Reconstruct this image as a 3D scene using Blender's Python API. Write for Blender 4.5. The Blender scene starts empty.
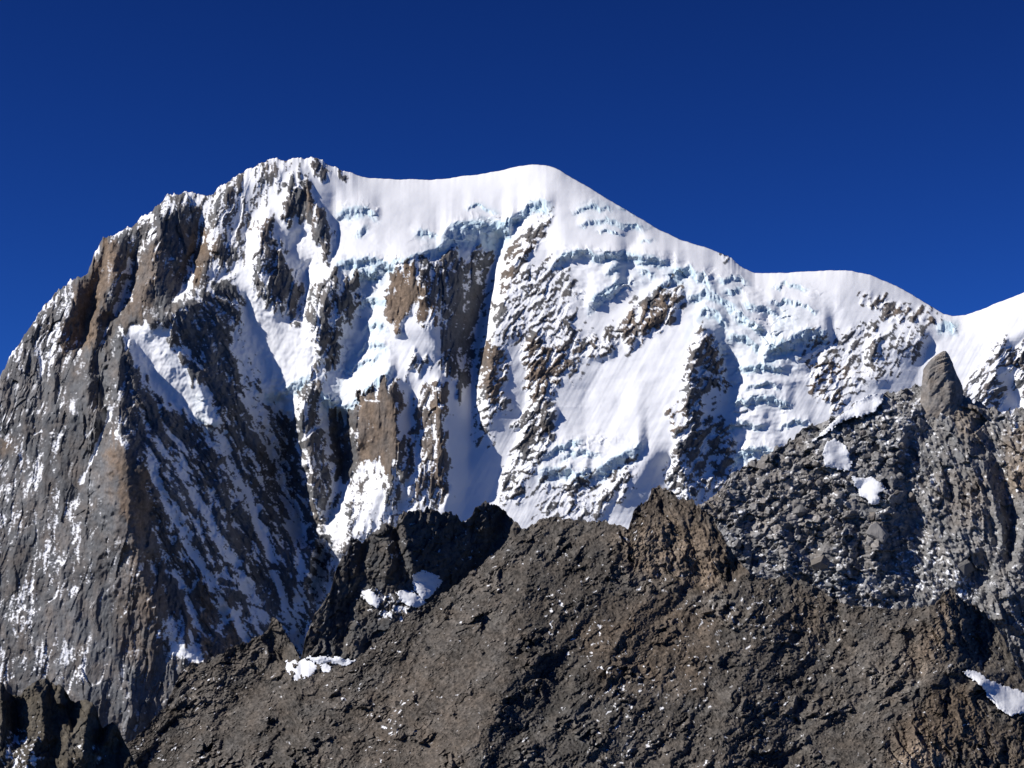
import bpy, bmesh, math, random
import numpy as np
from mathutils import Vector, noise as mnoise

# ------------------------------------------------------------------ camera, sky, sun, exposure
SC = bpy.context.scene
COL = SC.collection
F = 1911.0                      # focal length in pixels at 1024 px width
CX, CY, HORIZON = 512.0, 384.0, 640.0
PITCH = math.atan((HORIZON - CY) / F)

cam_data = bpy.data.cameras.new("camera")
cam_data.sensor_width = 36.0
cam_data.lens = 36.0 * F / 1024.0
cam_data.clip_start = 1.0
cam_data.clip_end = 60000.0
cam = bpy.data.objects.new("camera", cam_data)
cam.rotation_euler = (math.radians(90) + PITCH, 0, 0)
COL.objects.link(cam)
SC.camera = cam

SUN_DIR = Vector((-0.78, -0.20, 0.60)).normalized()
sun_el = math.asin(SUN_DIR.z)
sun_az = math.atan2(SUN_DIR.x, SUN_DIR.y)
sun_data = bpy.data.lights.new("sun", 'SUN')
sun_data.energy = 4.9
sun_data.angle = math.radians(0.5)
sun_data.color = (1.0, 0.955, 0.90)
sun = bpy.data.objects.new("sun", sun_data)
sun.rotation_euler = SUN_DIR.to_track_quat('Z', 'Y').to_euler()
COL.objects.link(sun)

world = bpy.data.worlds.new("World")
SC.world = world
world.use_nodes = True
nt = world.node_tree
bg = nt.nodes['Background']
sky = nt.nodes.new('ShaderNodeTexSky')
sky.sky_type = 'NISHITA'
sky.sun_disc = False
sky.sun_elevation = sun_el
sky.sun_rotation = sun_az
sky.altitude = 3600
sky.air_density = 1.0
sky.dust_density = 0.0
sky.ozone_density = 3.0
deep = nt.nodes.new('ShaderNodeGamma')          # thin, very dry air at 3600 m: a deep saturated blue
deep.inputs['Gamma'].default_value = 1.7
tint = nt.nodes.new('ShaderNodeVectorMath')
tint.operation = 'MULTIPLY'
tint.inputs[1].default_value = (0.100, 0.225, 0.440)
nt.links.new(sky.outputs[0], deep.inputs['Color'])
nt.links.new(deep.outputs[0], tint.inputs[0])
nt.links.new(tint.outputs[0], bg.inputs['Color'])
bg.inputs['Strength'].default_value = 0.05

SC.view_settings.view_transform = 'Standard'
SC.view_settings.look = 'None'
SC.view_settings.exposure = 0.1
SC.view_settings.gamma = 1.0
SC.view_settings.use_curve_mapping = False
SC.cycles.diffuse_bounces = 1

# ------------------------------------------------------------------ numeric helpers
STEP = 0.78                     # grid pitch of the terrain sheets
rng = np.random.default_rng(7)
f32 = np.float32


def smooth(x, a=0.0, b=1.0):
    t = np.clip((x - a) / (b - a), 0, 1)
    return t * t * (3 - 2 * t)


def hash01(ix, iy, seed):
    h = (ix.astype(np.int64) * 374761393 + iy.astype(np.int64) * 668265263 + seed * 144665) & 0xFFFFFFFF
    h = ((h ^ (h >> 13)) * 1274126177) & 0xFFFFFFFF
    h = (h ^ (h >> 16)) & 0xFFFFFFFF
    h = (h * 2246822519) & 0xFFFFFFFF
    h = h ^ (h >> 15)
    return (h & 0xFFFFFF).astype(f32) / f32(0xFFFFFF)


def perlin(x, y, seed=0):
    xi, yi = np.floor(x), np.floor(y)
    fx, fy = (x - xi).astype(f32), (y - yi).astype(f32)
    xi, yi = xi.astype(np.int64), yi.astype(np.int64)
    u = fx * fx * fx * (fx * (fx * 6 - 15) + 10)
    v = fy * fy * fy * (fy * (fy * 6 - 15) + 10)

    def g(ix, iy, dx, dy):
        a = hash01(ix, iy, seed) * f32(2 * math.pi)
        return np.cos(a) * dx + np.sin(a) * dy
    a = g(xi, yi, fx, fy)
    b = g(xi + 1, yi, fx - 1, fy)
    c = g(xi, yi + 1, fx, fy - 1)
    d = g(xi + 1, yi + 1, fx - 1, fy - 1)
    return ((a + (b - a) * u) * (1 - v) + (c + (d - c) * u) * v) * f32(1.5)


def fbm(x, y, oct=4, seed=0, gain=0.5, lac=2.03):
    s, a, t = 0, 1.0, 0
    for k in range(oct):
        s = s + a * perlin(x * lac ** k + 17.3 * k, y * lac ** k - 9.1 * k, seed + k)
        t += a
        a *= gain
    return s / t


def ridged(x, y, oct=4, seed=0, gain=0.5, lac=2.1):
    s, a, t = 0, 1.0, 0
    for k in range(oct):
        n = 1 - 2 * np.abs(perlin(x * lac ** k + 31.7 * k, y * lac ** k + 5.2 * k, seed + k))
        s = s + a * n
        t += a
        a *= gain
    return s / t


def facet(x, y, seed=0, tilt=1.0, jump=0.5):
    """Piecewise planar broken rock: every Voronoi cell is one tilted plane. Unit = one cell."""
    xi, yi = np.floor(x).astype(np.int64), np.floor(y).astype(np.int64)
    best = np.full(x.shape, 9.0, f32)
    second = np.full(x.shape, 9.0, f32)
    val = np.zeros(x.shape, f32)
    rid = np.zeros(x.shape, f32)
    for oy in (-1, 0, 1):
        for ox in (-1, 0, 1):
            cx, cy = xi + ox, yi + oy
            dx = (x - cx - 0.08 - 0.84 * hash01(cx, cy, seed)).astype(f32)
            dy = (y - cy - 0.08 - 0.84 * hash01(cx, cy, seed + 1)).astype(f32)
            d = dx * dx + dy * dy
            r = hash01(cx, cy, seed + 2)
            v = (r - 0.5) * jump + tilt * ((hash01(cx, cy, seed + 3) - 0.5) * 2 * dx + (hash01(cx, cy, seed + 4) - 0.5) * 2 * dy)
            m = d < best
            second = np.where(m, best, np.minimum(second, d))
            val = np.where(m, v, val)
            rid = np.where(m, r, rid)
            best = np.where(m, d, best)
    return val, np.sqrt(second) - np.sqrt(best), rid


def pts(s):
    return np.array([[float(c) for c in p.split(',')] for p in s.split()], dtype=np.float64)


def poly_sdf(P, U, V):
    """signed distance, negative inside"""
    d = np.full(U.shape, 1e9)
    inside = np.zeros(U.shape, bool)
    n = len(P)
    for i in range(n):
        ax, ay = P[i]
        bx, by = P[(i + 1) % n]
        ex, ey = bx - ax, by - ay
        wx, wy = U - ax, V - ay
        t = np.clip((wx * ex + wy * ey) / (ex * ex + ey * ey + 1e-9), 0, 1)
        d = np.minimum(d, (wx - ex * t) ** 2 + (wy - ey * t) ** 2)
        c = ((ay > V) != (by > V))
        with np.errstate(divide='ignore', invalid='ignore'):
            xx = (bx - ax) * (V - ay) / (by - ay + 1e-12) + ax
        inside ^= c & (U < xx)
    d = np.sqrt(d)
    return np.where(inside, -d, d)


def line_dist(P, U, V):
    d = np.full(U.shape, 1e9)
    for (ax, ay), (bx, by) in zip(P[:-1, :2], P[1:, :2]):
        ex, ey = bx - ax, by - ay
        wx, wy = U - ax, V - ay
        t = np.clip((wx * ex + wy * ey) / (ex * ex + ey * ey + 1e-9), 0, 1)
        d = np.minimum(d, np.hypot(wx - ex * t, wy - ey * t))
    return d


class Field:
    """paints polygons and strokes into a scalar field, working only near each shape"""
    def __init__(self, U, V, base):
        self.U, self.V = U, V
        self.SU, self.SV = U, V                 # strokes may use a calmer warp than polygons
        self.f = np.full(U.shape, base, np.float64) if np.isscalar(base) else base.astype(np.float64)

    def _box(self, P, m, U=None, V=None):
        U, V = (self.U, self.V) if U is None else (U, V)
        k = (U > P[:, 0].min() - m) & (U < P[:, 0].max() + m) & (V > P[:, 1].min() - m) & (V < P[:, 1].max() + m)
        return np.nonzero(k)

    def poly(self, s, val, soft=4.0):
        P = pts(s)[:, :2]
        k = self._box(P, soft + 1)
        a = smooth(-poly_sdf(P, self.U[k], self.V[k]), -soft, soft)
        self.f[k] = self.f[k] * (1 - a) + val * a
        return self

    def stroke(self, s, val, w=3.0, soft=2.0):
        P = pts(s)
        k = self._box(P, w + soft + 1, self.SU, self.SV)
        a = smooth(w - line_dist(P, self.SU[k], self.SV[k]), -soft, soft)
        self.f[k] = self.f[k] * (1 - a) + val * a
        return self


def bilinear(A, x, y):
    h, w = A.shape
    x = np.clip(x, 0, w - 1.001)
    y = np.clip(y, 0, h - 1.001)
    xi, yi = x.astype(int), y.astype(int)
    fx, fy = x - xi, y - yi
    return (A[yi, xi] * (1 - fx) + A[yi, xi + 1] * fx) * (1 - fy) + (A[yi + 1, xi] * (1 - fx) + A[yi + 1, xi + 1] * fx) * fy


def relief(lines, u0, u1, v0, v1, U, V, cell=3.0, reach=70.0, soften=2):
    """Ridges and gullies (positive = nearer the viewer) spanned by a stretched membrane, sharp along the lines."""
    out = None
    for c in (cell * 8, cell * 4, cell * 2, cell):
        w, h = int((u1 - u0) / c) + 2, int((v1 - v0) / c) + 2
        num, den = np.zeros((h, w)), np.zeros((h, w))
        for s in lines:
            P = pts(s)
            for a, b in zip(P[:-1], P[1:]):
                n = max(2, int(np.hypot(*(b - a)[:2]) / c * 2) + 1)
                for t in np.linspace(0, 1, n):
                    p = a + (b - a) * t
                    i, j = int(round((p[0] - u0) / c)), int(round((p[1] - v0) / c))
                    if 0 <= i < w and 0 <= j < h:
                        num[j, i] += p[2]
                        den[j, i] += 1
        fix = den > 0
        tgt = np.where(fix, num / np.maximum(den, 1), 0)
        if out is None:
            o = np.zeros((h, w))
        else:
            gy, gx = np.mgrid[0:h, 0:w]
            o = bilinear(out, gx * c / pc, gy * c / pc)
        o[fix] = tgt[fix]
        lam = (c / reach) ** 2
        for _ in range(260):
            p = np.pad(o, 1, mode='edge')
            n = (p[:-2, 1:-1] + p[2:, 1:-1] + p[1:-1, :-2] + p[1:-1, 2:]) / (4 + lam)
            o = np.where(fix, tgt, n)
        out, pc = o, c
    # light smoothing so the crease is not stair-stepped
    for _ in range(soften):
        p = np.pad(out, 1, mode='edge')
        out = (p[:-2, 1:-1] + p[2:, 1:-1] + p[1:-1, :-2] + p[1:-1, 2:] + 2 * out) / 6
    return bilinear(out, (U - u0) / pc, (V - v0) / pc)


cP, sP = math.cos(PITCH), math.sin(PITCH)


def world_pos(U, V, d, D0):
    """point seen at chart position (U, V), d chart units behind the reference distance D0 (metres)"""
    z = D0 * (1 + d / F)
    x = (U - CX) / F * z
    yc = -(V - CY) / F * z
    return np.stack([x, z * cP - yc * sP, z * sP + yc * cP], axis=-1)


def blur(A, n):
    for _ in range(n):
        p = np.pad(A, 1, mode='edge')
        A = (p[:-2, 1:-1] + p[2:, 1:-1] + p[1:-1, :-2] + p[1:-1, 2:] + 2 * p[1:-1, 1:-1]) / 6
    return A


# ------------------------------------------------------------------ scene helpers
def tag(o, label=None, cat=None, group=None, kind=None):
    if label: o['label'] = label
    if cat: o['category'] = cat
    if group: o['group'] = group
    if kind: o['kind'] = kind
    return o


def mesh_object(name, verts, quads, mat, attrs=None, parent=None, normals=None, smoothed=True):
    me = bpy.data.meshes.new(name)
    nv, nq = len(verts), len(quads)
    me.vertices.add(nv)
    me.vertices.foreach_set('co', np.ascontiguousarray(verts, dtype=f32).ravel())
    me.loops.add(nq * 4)
    me.loops.foreach_set('vertex_index', np.ascontiguousarray(quads, dtype=np.int32).ravel())
    me.polygons.add(nq)
    me.polygons.foreach_set('loop_start', np.arange(nq, dtype=np.int32) * 4)
    me.polygons.foreach_set('use_smooth', np.full(nq, smoothed, dtype=bool))
    me.update(calc_edges=True)
    for k, a in (attrs or {}).items():
        at = me.attributes.new(k, 'FLOAT', 'POINT')
        at.data.foreach_set('value', np.ascontiguousarray(a, dtype=f32).ravel())
    if normals is not None:
        me.normals_split_custom_set_from_vertices(normals.reshape(-1, 3).tolist())
    me.materials.append(mat)
    o = bpy.data.objects.new(name, me)
    COL.objects.link(o)
    if parent: o.parent = parent
    return o


class Sheet:
    """A terrain sheet: a grid from its skyline down to its foot, with a back slope behind the skyline."""
    def __init__(self, top, u0, u1, vbot, D0, step=STEP, jag=None):
        self.D0, self.vbot, self.step = D0, vbot, step
        T = pts(top)
        self.u = np.arange(u0, u1 + step, step)
        vt = np.interp(self.u, T[:, 0], T[:, 1])
        self.vt = vt
        n = int((vbot - vt.min()) / step) + 1
        self.t = np.linspace(0, 1, n)
        self.U = np.repeat(self.u[None, :], n, 0)
        self.below = (vbot - vt)[None, :] * self.t[:, None]
        self.V = vt[None, :] + self.below
        if jag is not None:                      # a ragged skyline that fades out a little way down the face
            self.V = self.V + jag(self.u)[None, :] * np.exp(-self.below / 9.0)

    def grad(self, d):
        dv = np.gradient(d, axis=0) / np.gradient(self.V, axis=0)
        du = np.gradient(d, axis=1) / self.step
        slope = np.gradient(self.V, axis=1) / self.step
        return du - dv * slope, dv           # d/du at fixed v, d/dv

    def depth_at(self, u, v):
        i = (np.asarray(u, float) - self.u[0]) / self.step
        vt = np.interp(u, self.u, self.vt)
        j = (np.asarray(v, float) - vt) / (self.vbot - vt) * (len(self.t) - 1)
        return bilinear(self.d, i, np.maximum(j, 0))

    def verts(self, back=24, run=14.0, fall=0.9):
        P = world_pos(self.U, self.V, self.d, self.D0)
        px = self.D0 / F
        rows = []
        wob = fbm(self.u / 40.0, self.u * 0 + 3.3, 3, 5) * 6
        for k in range(back, 0, -1):
            q = P[0].copy()
            s = k * run * px * (0.6 + 0.4 * k / back)
            q[:, 1] += s + wob * px * k * 0.2
            q[:, 2] -= s * fall * min(1.0, 0.3 + k * 0.12)
            rows.append(q)
        self.nback = back
        return np.concatenate([np.array(rows), P], 0) if back else P

    def build(self, name, mat, attrs, back=24, run=14.0, fall=0.9, parent=None, part_of=None):
        P = self.verts(back, run, fall)
        h, w = P.shape[:2]
        idx = np.arange(h * w, dtype=np.int32).reshape(h, w)
        q = np.stack([idx[:-1, :-1], idx[1:, :-1], idx[1:, 1:], idx[:-1, 1:]], -1)
        A = {k: np.concatenate([np.repeat(a[:1], back, 0), a], 0) for k, a in attrs.items()}
        if part_of is None:
            return mesh_object(name, P.reshape(-1, 3), q.reshape(-1, 4), mat, A, parent)
        # split into parts of one mountain; shared vertex normals keep the joins invisible
        gx = np.gradient(P, axis=1)
        gy = np.gradient(P, axis=0)
        N = np.cross(gy, gx)
        N /= np.linalg.norm(N, axis=-1, keepdims=True) + 1e-12
        part = np.concatenate([np.repeat(part_of[:1], back, 0), part_of], 0)[:-1, :-1]
        res = []
        for pid, pname in enumerate(name):
            sel = q[part == pid]
            if not len(sel): continue
            used, inv = np.unique(sel.ravel(), return_inverse=True)
            res.append(mesh_object(pname, P.reshape(-1, 3)[used], inv.reshape(-1, 4), mat,
                                   {k: a.ravel()[used] for k, a in A.items()}, parent, N.reshape(-1, 3)[used]))
        return res


# ------------------------------------------------------------------ materials
def rock_snow_material(name, greys, browns, px, contrast=0.35, bump=0.35, snow_col=(0.88, 0.89, 0.905)):
    """px: metres per chart unit, sizes the fine grain"""
    m = bpy.data.materials.new(name)
    m.use_nodes = True
    t = m.node_tree
    N, L = t.nodes, t.links
    bsdf = N['Principled BSDF']
    tc = N.new('ShaderNodeTexCoord')

    def attr(n):
        a = N.new('ShaderNodeAttribute'); a.attribute_name = n
        return a.outputs['Fac']

    def noise(size, detail=6, rough=0.6):
        n = N.new('ShaderNodeTexNoise')
        n.inputs['Scale'].default_value = 1.0 / (size * px)
        n.inputs['Detail'].default_value = detail
        n.inputs['Roughness'].default_value = rough
        L.new(tc.outputs['Object'], n.inputs['Vector'])
        return n.outputs['Fac']

    def ramp(src, c0, c1, lo=0.3, hi=0.7):
        r = N.new('ShaderNodeValToRGB')
        r.color_ramp.elements[0].position = lo; r.color_ramp.elements[0].color = (*c0, 1)
        r.color_ramp.elements[1].position = hi; r.color_ramp.elements[1].color = (*c1, 1)
        L.new(src, r.inputs['Fac'])
        return r.outputs['Color']

    def mix(f, a, b):
        x = N.new('ShaderNodeMix'); x.data_type = 'RGBA'
        L.new(f, x.inputs['Factor'])
        for s, v in (('A', a), ('B', b)):
            k = [i for i in x.inputs if i.name == s and i.type == 'RGBA'][0]
            if isinstance(v, tuple): k.default_value = (*v, 1)
            else: L.new(v, k)
        return [o for o in x.outputs if o.type == 'RGBA'][0]
    n1 = noise(26)
    n2 = noise(5, 5, 0.7)
    g = ramp(n1, greys[0], greys[1])
    b = ramp(n2, browns[0], browns[1])
    rock = mix(attr('brown'), g, b)
    # mineral value variation carried by the mesh (lichen, fresh breaks)
    mul = N.new('ShaderNodeMath'); mul.operation = 'MULTIPLY_ADD'
    L.new(attr('value'), mul.inputs[0]); mul.inputs[1].default_value = 1.0; mul.inputs[2].default_value = 0.0
    grain = N.new('ShaderNodeMapRange')
    L.new(n2, grain.inputs['Value'])
    grain.inputs['From Min'].default_value = 0.25; grain.inputs['From Max'].default_value = 0.75
    grain.inputs['To Min'].default_value = 1 - contrast; grain.inputs['To Max'].default_value = 1 + contrast
    mm = N.new('ShaderNodeMath'); mm.operation = 'MULTIPLY'
    L.new(mul.outputs[0], mm.inputs[0]); L.new(grain.outputs[0], mm.inputs[1])
    vm = N.new('ShaderNodeVectorMath'); vm.operation = 'SCALE'
    L.new(rock, vm.inputs[0]); L.new(mm.outputs[0], vm.inputs['Scale'])
    snow = mix(attr('ice'), snow_col, (0.57, 0.715, 0.785))
    col = mix(attr('snow'), vm.outputs[0], snow)
    L.new(col, bsdf.inputs['Base Color'])
    bsdf.inputs['Roughness'].default_value = 0.85
    bsdf.inputs['Specular IOR Level'].default_value = 0.2
    if bump:
        bp = N.new('ShaderNodeBump')
        bp.inputs['Strength'].default_value = bump
        bp.inputs['Distance'].default_value = 1.5 * px
        nb = noise(2.5, 4, 0.65)
        inv = N.new('ShaderNodeMath'); inv.operation = 'MULTIPLY_ADD'
        L.new(attr('snow'), inv.inputs[0]); inv.inputs[1].default_value = -0.9; inv.inputs[2].default_value = 1.0
        hm = N.new('ShaderNodeMath'); hm.operation = 'MULTIPLY'
        L.new(nb, hm.inputs[0]); L.new(inv.outputs[0], hm.inputs[1])
        L.new(hm.outputs[0], bp.inputs['Height'])
        L.new(bp.outputs[0], bsdf.inputs['Normal'])
    return m


def uniformize(n, sigma):
    """map roughly gaussian noise to 0..1 evenly"""
    return 1 / (1 + np.exp(-1.7 * n / sigma))


# ------------------------------------------------------------------ 1  the great snow mountain
D_MTN = 7000.0
MTN_TOP = ("-120,500 -80,470 -40,430 0,378 8,360 20,344 32,322 45,304 57,294 70,282 80,277 88,274 94,254 103,240 113,236 125,230 140,220 152,211 "
           "162,202 168,195 174,193 180,194 186,192 192,195 203,196 213,196 218,189 224,184 240,175 258,165 268,161 275,159 285,160 296,159 "
           "306,158 316,157 322,160 330,165 337,168 346,173 352,173 358,176 368,178 385,179 400,180 408,179.5 413,179.5 420,180 430,180 450,178 "
           "480,174 505,170 518,166.3 528,164.8 538,164 546,164.6 553,166.8 561,170.6 570,176 580,182 600,194 620,206 640,218 660,230 680,239 700,246 718,252 "
           "728,257 736,263 745,269 755,273 770,273 800,272 830,270 850,271 870,275 890,283 910,293 925,302 936,309 944,314 952,316 965,315 985,308 "
           "1005,300 1024,292 1064,274 1110,255 1160,240")


def mtn_jag(u):
    w = np.interp(u, [0, 60, 100, 165, 215, 260, 330, 352, 366, 715, 725, 732, 745, 1024], [1, 1, 1, .8, .8, .5, .7, .2, 0, 0, .5, .5, 0, 0])
    n = fbm(u / 9.0, u * 0 + 1.7, 4, 11, 0.6)
    wind = (1 - w) * (fbm(u / 24, u * 0 + 7.7, 3, 13) * 1.2 + fbm(u / 5, u * 0 + 9.1, 2, 15) * .35)     # wind-carved snow crest
    return w * (n * 7.0 + np.abs(perlin(u / 3.1, u * 0 + 4.2, 9)) * 2.0 - 1.0) + wind


M = Sheet(MTN_TOP, -110, 1130, 800, D_MTN, STEP, mtn_jag)
U, V = M.U, M.V

MTN_LINES = [
    # left skyline buttresses
    "82,280,10 72,305,18 58,342,22 45,385,20 30,430,14", "108,250,0 98,285,-10 88,320,-10 82,348,2",
    "115,243,6 112,270,18 102,310,26 90,345,34 88,365,48 91,400,56 97,430,58 95,470,54 90,520,48",
    "142,232,-6 135,270,-18 122,300,-16 112,325,6 100,360,30 106,400,36 108,415,42 100,440,44 86,470,40 80,500,36",
    "180,194,5 162,215,16 157,240,22 153,270,26 140,300,32 125,325,44 118,345,62 118,370,82 118,400,98 118,420,104 124,450,122 128,500,126 133,540,112 140,580,92 165,620,72 200,660,52 215,700,40",
    "100,470,70 98,500,72 102,540,64", "114,450,118 115,500,120 118,540,106", "140,460,116 143,495,112 141,530,98", "0,400,0 0,520,4 0,640,0 20,720,0", "40,480,26 55,560,30 50,640,28 60,700,26", "75,600,40 85,660,44 90,720,44", "110,600,52 118,660,50 130,720,50",
    "200,215,-12 196,245,-22 191,272,-16 172,302,18", "222,198,6 213,232,5 206,258,8 196,280,22 186,296,34",
    # the crest above the shaded wall and the wall itself
    "243,248,2 233,268,5 222,285,13 200,298,32 180,310,58 160,320,68 145,322,66",
    "246,300,2 250,320,-4 258,350,-10 268,385,-24 285,420,-64 292,470,-92 305,520,-92 318,555,-88 303,640,-86 300,700,-84",
    "150,326,64 172,350,56 198,385,44 215,425,30", "138,335,50 152,370,42 176,412,29 198,440,15",
    "150,440,84 175,500,66 205,560,36 235,630,8", "160,440,70 188,500,48 220,560,18 250,630,-12",
    "195,460,34 225,520,10 255,580,-24 275,630,-50", "205,455,18 236,520,-12 266,580,-44 285,630,-64",
    "150,560,60 165,600,52 180,640,44", "195,590,24 205,630,20 210,660,24", "225,610,0 232,640,8 235,670,8",
    # summit rocks
    "262,190,-4 248,230,-6 243,250,-4", "275,160,0 262,180,2", "266,222,14 258,240,22 260,265,24 268,290,22 280,310,12",
    "308,262,-16 302,290,-20 298,312,-20", "296,172,9 289,195,14 283,212,13 278,225,4", "308,190,12 316,215,14 325,235,11 330,252,4",
    "337,190,-3 335,220,-5 338,250,-2", "302,232,-8 290,252,-8", "318,160,3 316,175,2",
    "340,266,8 330,285,24 320,310,24 316,335,22 320,360,14", "362,285,-14 359,320,-18 350,345,-16", "376,290,-12 367,330,-18 345,372,-24",
    "285,335,-3 300,350,-1 312,372,-2", "270,340,-6 278,375,-12",
    # central buttresses
    "394,265,24 408,264,34 424,283,36 434,310,30 432,335,16", "387,270,4 386,300,2 386,328,2",
    "500,240,-40 488,275,-62 480,310,-64 474,345,-56 471,400,-20 470,440,-9 468,480,-3 462,520,2",
    "552,213,12 530,240,8 512,270,0 500,310,4 490,345,6 486,385,8 490,425,4", "440,345,4 450,375,4 452,385,6",
    "400,330,16 425,340,18 440,350,18", "560,255,6 572,300,5 580,335,2 572,365,2 552,400,3 546,440,4 526,480,6",
    "520,340,-2 530,380,-4 520,420,-6 505,460,-8 490,500,-8", "604,360,0 586,395,-2 576,430,0 556,475,1", "660,340,14 640,400,12 610,440,10",
    "356,405,0 354,440,-2", "372,385,18 390,386,28 397,410,28 396,440,26 394,465,22 390,490,16", "409,393,2 412,425,0 408,455,2",
    "438,378,20 441,420,22 444,450,20 446,490,18 443,515,14", "385,480,12 366,520,10 345,552,6", "400,500,0 396,540,0", "420,490,10 412,530,8",
    "335,412,-50 341,420,-56 341,450,-56 342,478,-44", "314,360,-4 309,392,4 303,408,6 305,450,4 311,490,0 316,512,-8", "333,440,-30 338,490,-34 330,520,-36",
    "316,528,-26 313,560,-24 309,600,-24 305,640,-24", "337,560,-52 325,620,-54", "345,500,-8 333,540,-12",
    # right hand snow faces
    "548,165,0 556,178,9 553,195,12 560,215,14 559,243,16", "640,236,-2 620,258,4", "560,245,16 600,250,14 640,254,12 680,258,9 704,266,6",
    "684,290,8 662,300,7 640,320,7 618,342,6 600,360,4", "684,318,8 660,334,9 640,348,9", "640,290,-2 600,320,0",
    "702,328,18 698,350,24 691,380,26 686,420,24 679,460,18 690,500,12", "722,350,-6 730,392,-8 722,430,-8 714,470,-8",
    "716,415,-6 725,440,-2 731,472,-2", "742,440,-12 735,470,-10", "656,446,18 641,470,20 624,494,20", "670,462,6 672,495,4",
    "620,400,4 600,440,8 560,470,6", "700,300,0 688,318,8",
    "842,272,6 841,290,8 838,304,9 852,312,6 890,316,4 940,318,3", "860,345,6 890,350,10 925,335,10", "850,375,10 880,380,12", "820,340,0 812,370,0", "866,330,0 862,360,2 858,390,4", "880,300,-4 920,312,-4",
    "1040,322,18 1024,332,20 1003,344,18 994,364,16 986,392,14", "1008,385,-6 1018,405,-6", "1012,352,6 1030,400,10", "930,345,-6 910,400,-4",
    "775,320,6 790,340,10 800,365,10", "830,320,0 850,370,2 840,400,0",
]
base = np.interp(V, [150, 250, 330, 420, 560, 800], [385, 250, 178, 120, 45, -60])
# steeper, rockier left half
base_left = np.interp(V, [150, 300, 420, 560, 800], [300, 185, 115, 50, -50])
wl = smooth(U, 470, 190)
base = base * (1 - wl) + base_left * wl
jU = U + fbm(U / 26, V / 30, 4, 31, .6) * 9 * smooth(V, 190, 260) * smooth(U, 430, 330)          # nature draws no straight ridge
jV = V + fbm(U / 26, V / 30, 4, 37, .6) * 9 * smooth(V, 190, 260) * smooth(U, 430, 330)
rel = relief(MTN_LINES, -120, 1140, 140, 810, jU, jV)

# --- rock coverage (1 bare rock, 0 snow), with wobbling outlines
tongue = fbm((U + .3 * (V - 400) * smooth(U, 380, 480)) / 6, V / 60, 3, 23)       # runnels: outlines drawn out down the fall line
wu = U + fbm(U / 18, V / 18, 5, 21, .62) * 13
wv = V + fbm(U / 18, V / 18, 5, 41, .62) * 10 + tongue * 22
R = Field(wu, wv, 0.0)
R.SU, R.SV = U + fbm(U / 10, V / 14, 4, 27, .6) * 4.5, V
R.poly("-90,900 -90,430 0,372 20,340 50,296 85,268 100,236 160,198 178,190 200,194 214,192 230,200 242,225 240,255 226,284 250,300 262,400 296,440 300,500 326,520 300,640 310,900", 0.94, 4)
R.poly("-90,440 0,376 30,330 40,350 10,380 -90,470", 0.84, 5)
R.poly("30,320 60,290 88,272 70,310 50,350 30,370", 0.78, 5)
R.poly("85,280 100,236 160,198 172,192 160,225 150,250 132,255 120,245 100,262", 0.70, 5)
R.stroke("105,238 140,218 165,197", 0.3, 3, 3)
R.poly("165,190 178,190 184,205 176,225 168,215 158,235 150,230", 0.45, 5)
R.poly("196,194 214,194 212,212 205,235 198,225 190,205", 0.32, 5)
R.poly("214,190 250,168 285,160 268,190 248,222 238,245 226,255 218,240 215,215", 0.5, 6)
R.poly("190,230 216,225 214,255 205,275 192,278 188,255", 0.85, 4)
R.poly("226,186 262,160 290,160 276,185 262,205 246,215", 0.36, 6)
R.poly("180,305 200,285 225,258 232,262 226,286 205,300 190,310", 0.35, 5)
R.poly("190,305 212,285 226,262 229,270 224,286 206,302", 0.0, 3)
R.poly("40,470 30,430 45,400 75,390 60,450 50,500", 0.78, 8)
R.poly("-30,540 -10,430 30,440 45,470 30,520 0,560", 0.78, 10)
R.poly("20,660 50,640 80,650 95,670 70,690 40,690 20,690", 0.78, 6)
R.poly("60,590 85,570 95,580 75,600", 0.55, 5)
R.poly("-30,620 10,640 20,690 -30,700", 0.75, 8)
R.poly("0,600 60,500 90,520 70,560 30,640", 0.75, 10)
R.poly("150,620 180,615 205,650 195,668 175,655", 0.45, 4)
R.poly("175,635 200,645 208,655 190,665 178,655", 0.1, 3)
R.poly("60,360 88,350 92,410 80,420 62,400", 0.93, 4)
R.poly("98,425 118,405 140,445 158,500 150,535 136,545 110,540 95,490", 0.97, 4)
R.poly("108,425 122,412 142,438 136,448 118,445", 0.62, 3)
R.stroke("109,408 108,418 101,438 90,462 82,482", 0.0, 1.8, 1.2)
R.stroke("76,282 66,305 52,345", 0.55, 3, 3)
R.poly("80,285 100,258 118,240 122,262 108,300 92,345 70,345", 0.97, 3)
R.poly("84,352 72,340 50,345 30,372 45,382", 0.6, 5)
R.poly("160,215 185,205 197,235 192,275 170,300 150,295 152,250", 0.88, 4)
R.stroke("128,262 122,295 116,312", 0.3, 4, 2)
R.stroke("175,300 190,285", 0.1, 2.5, 2)
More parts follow.
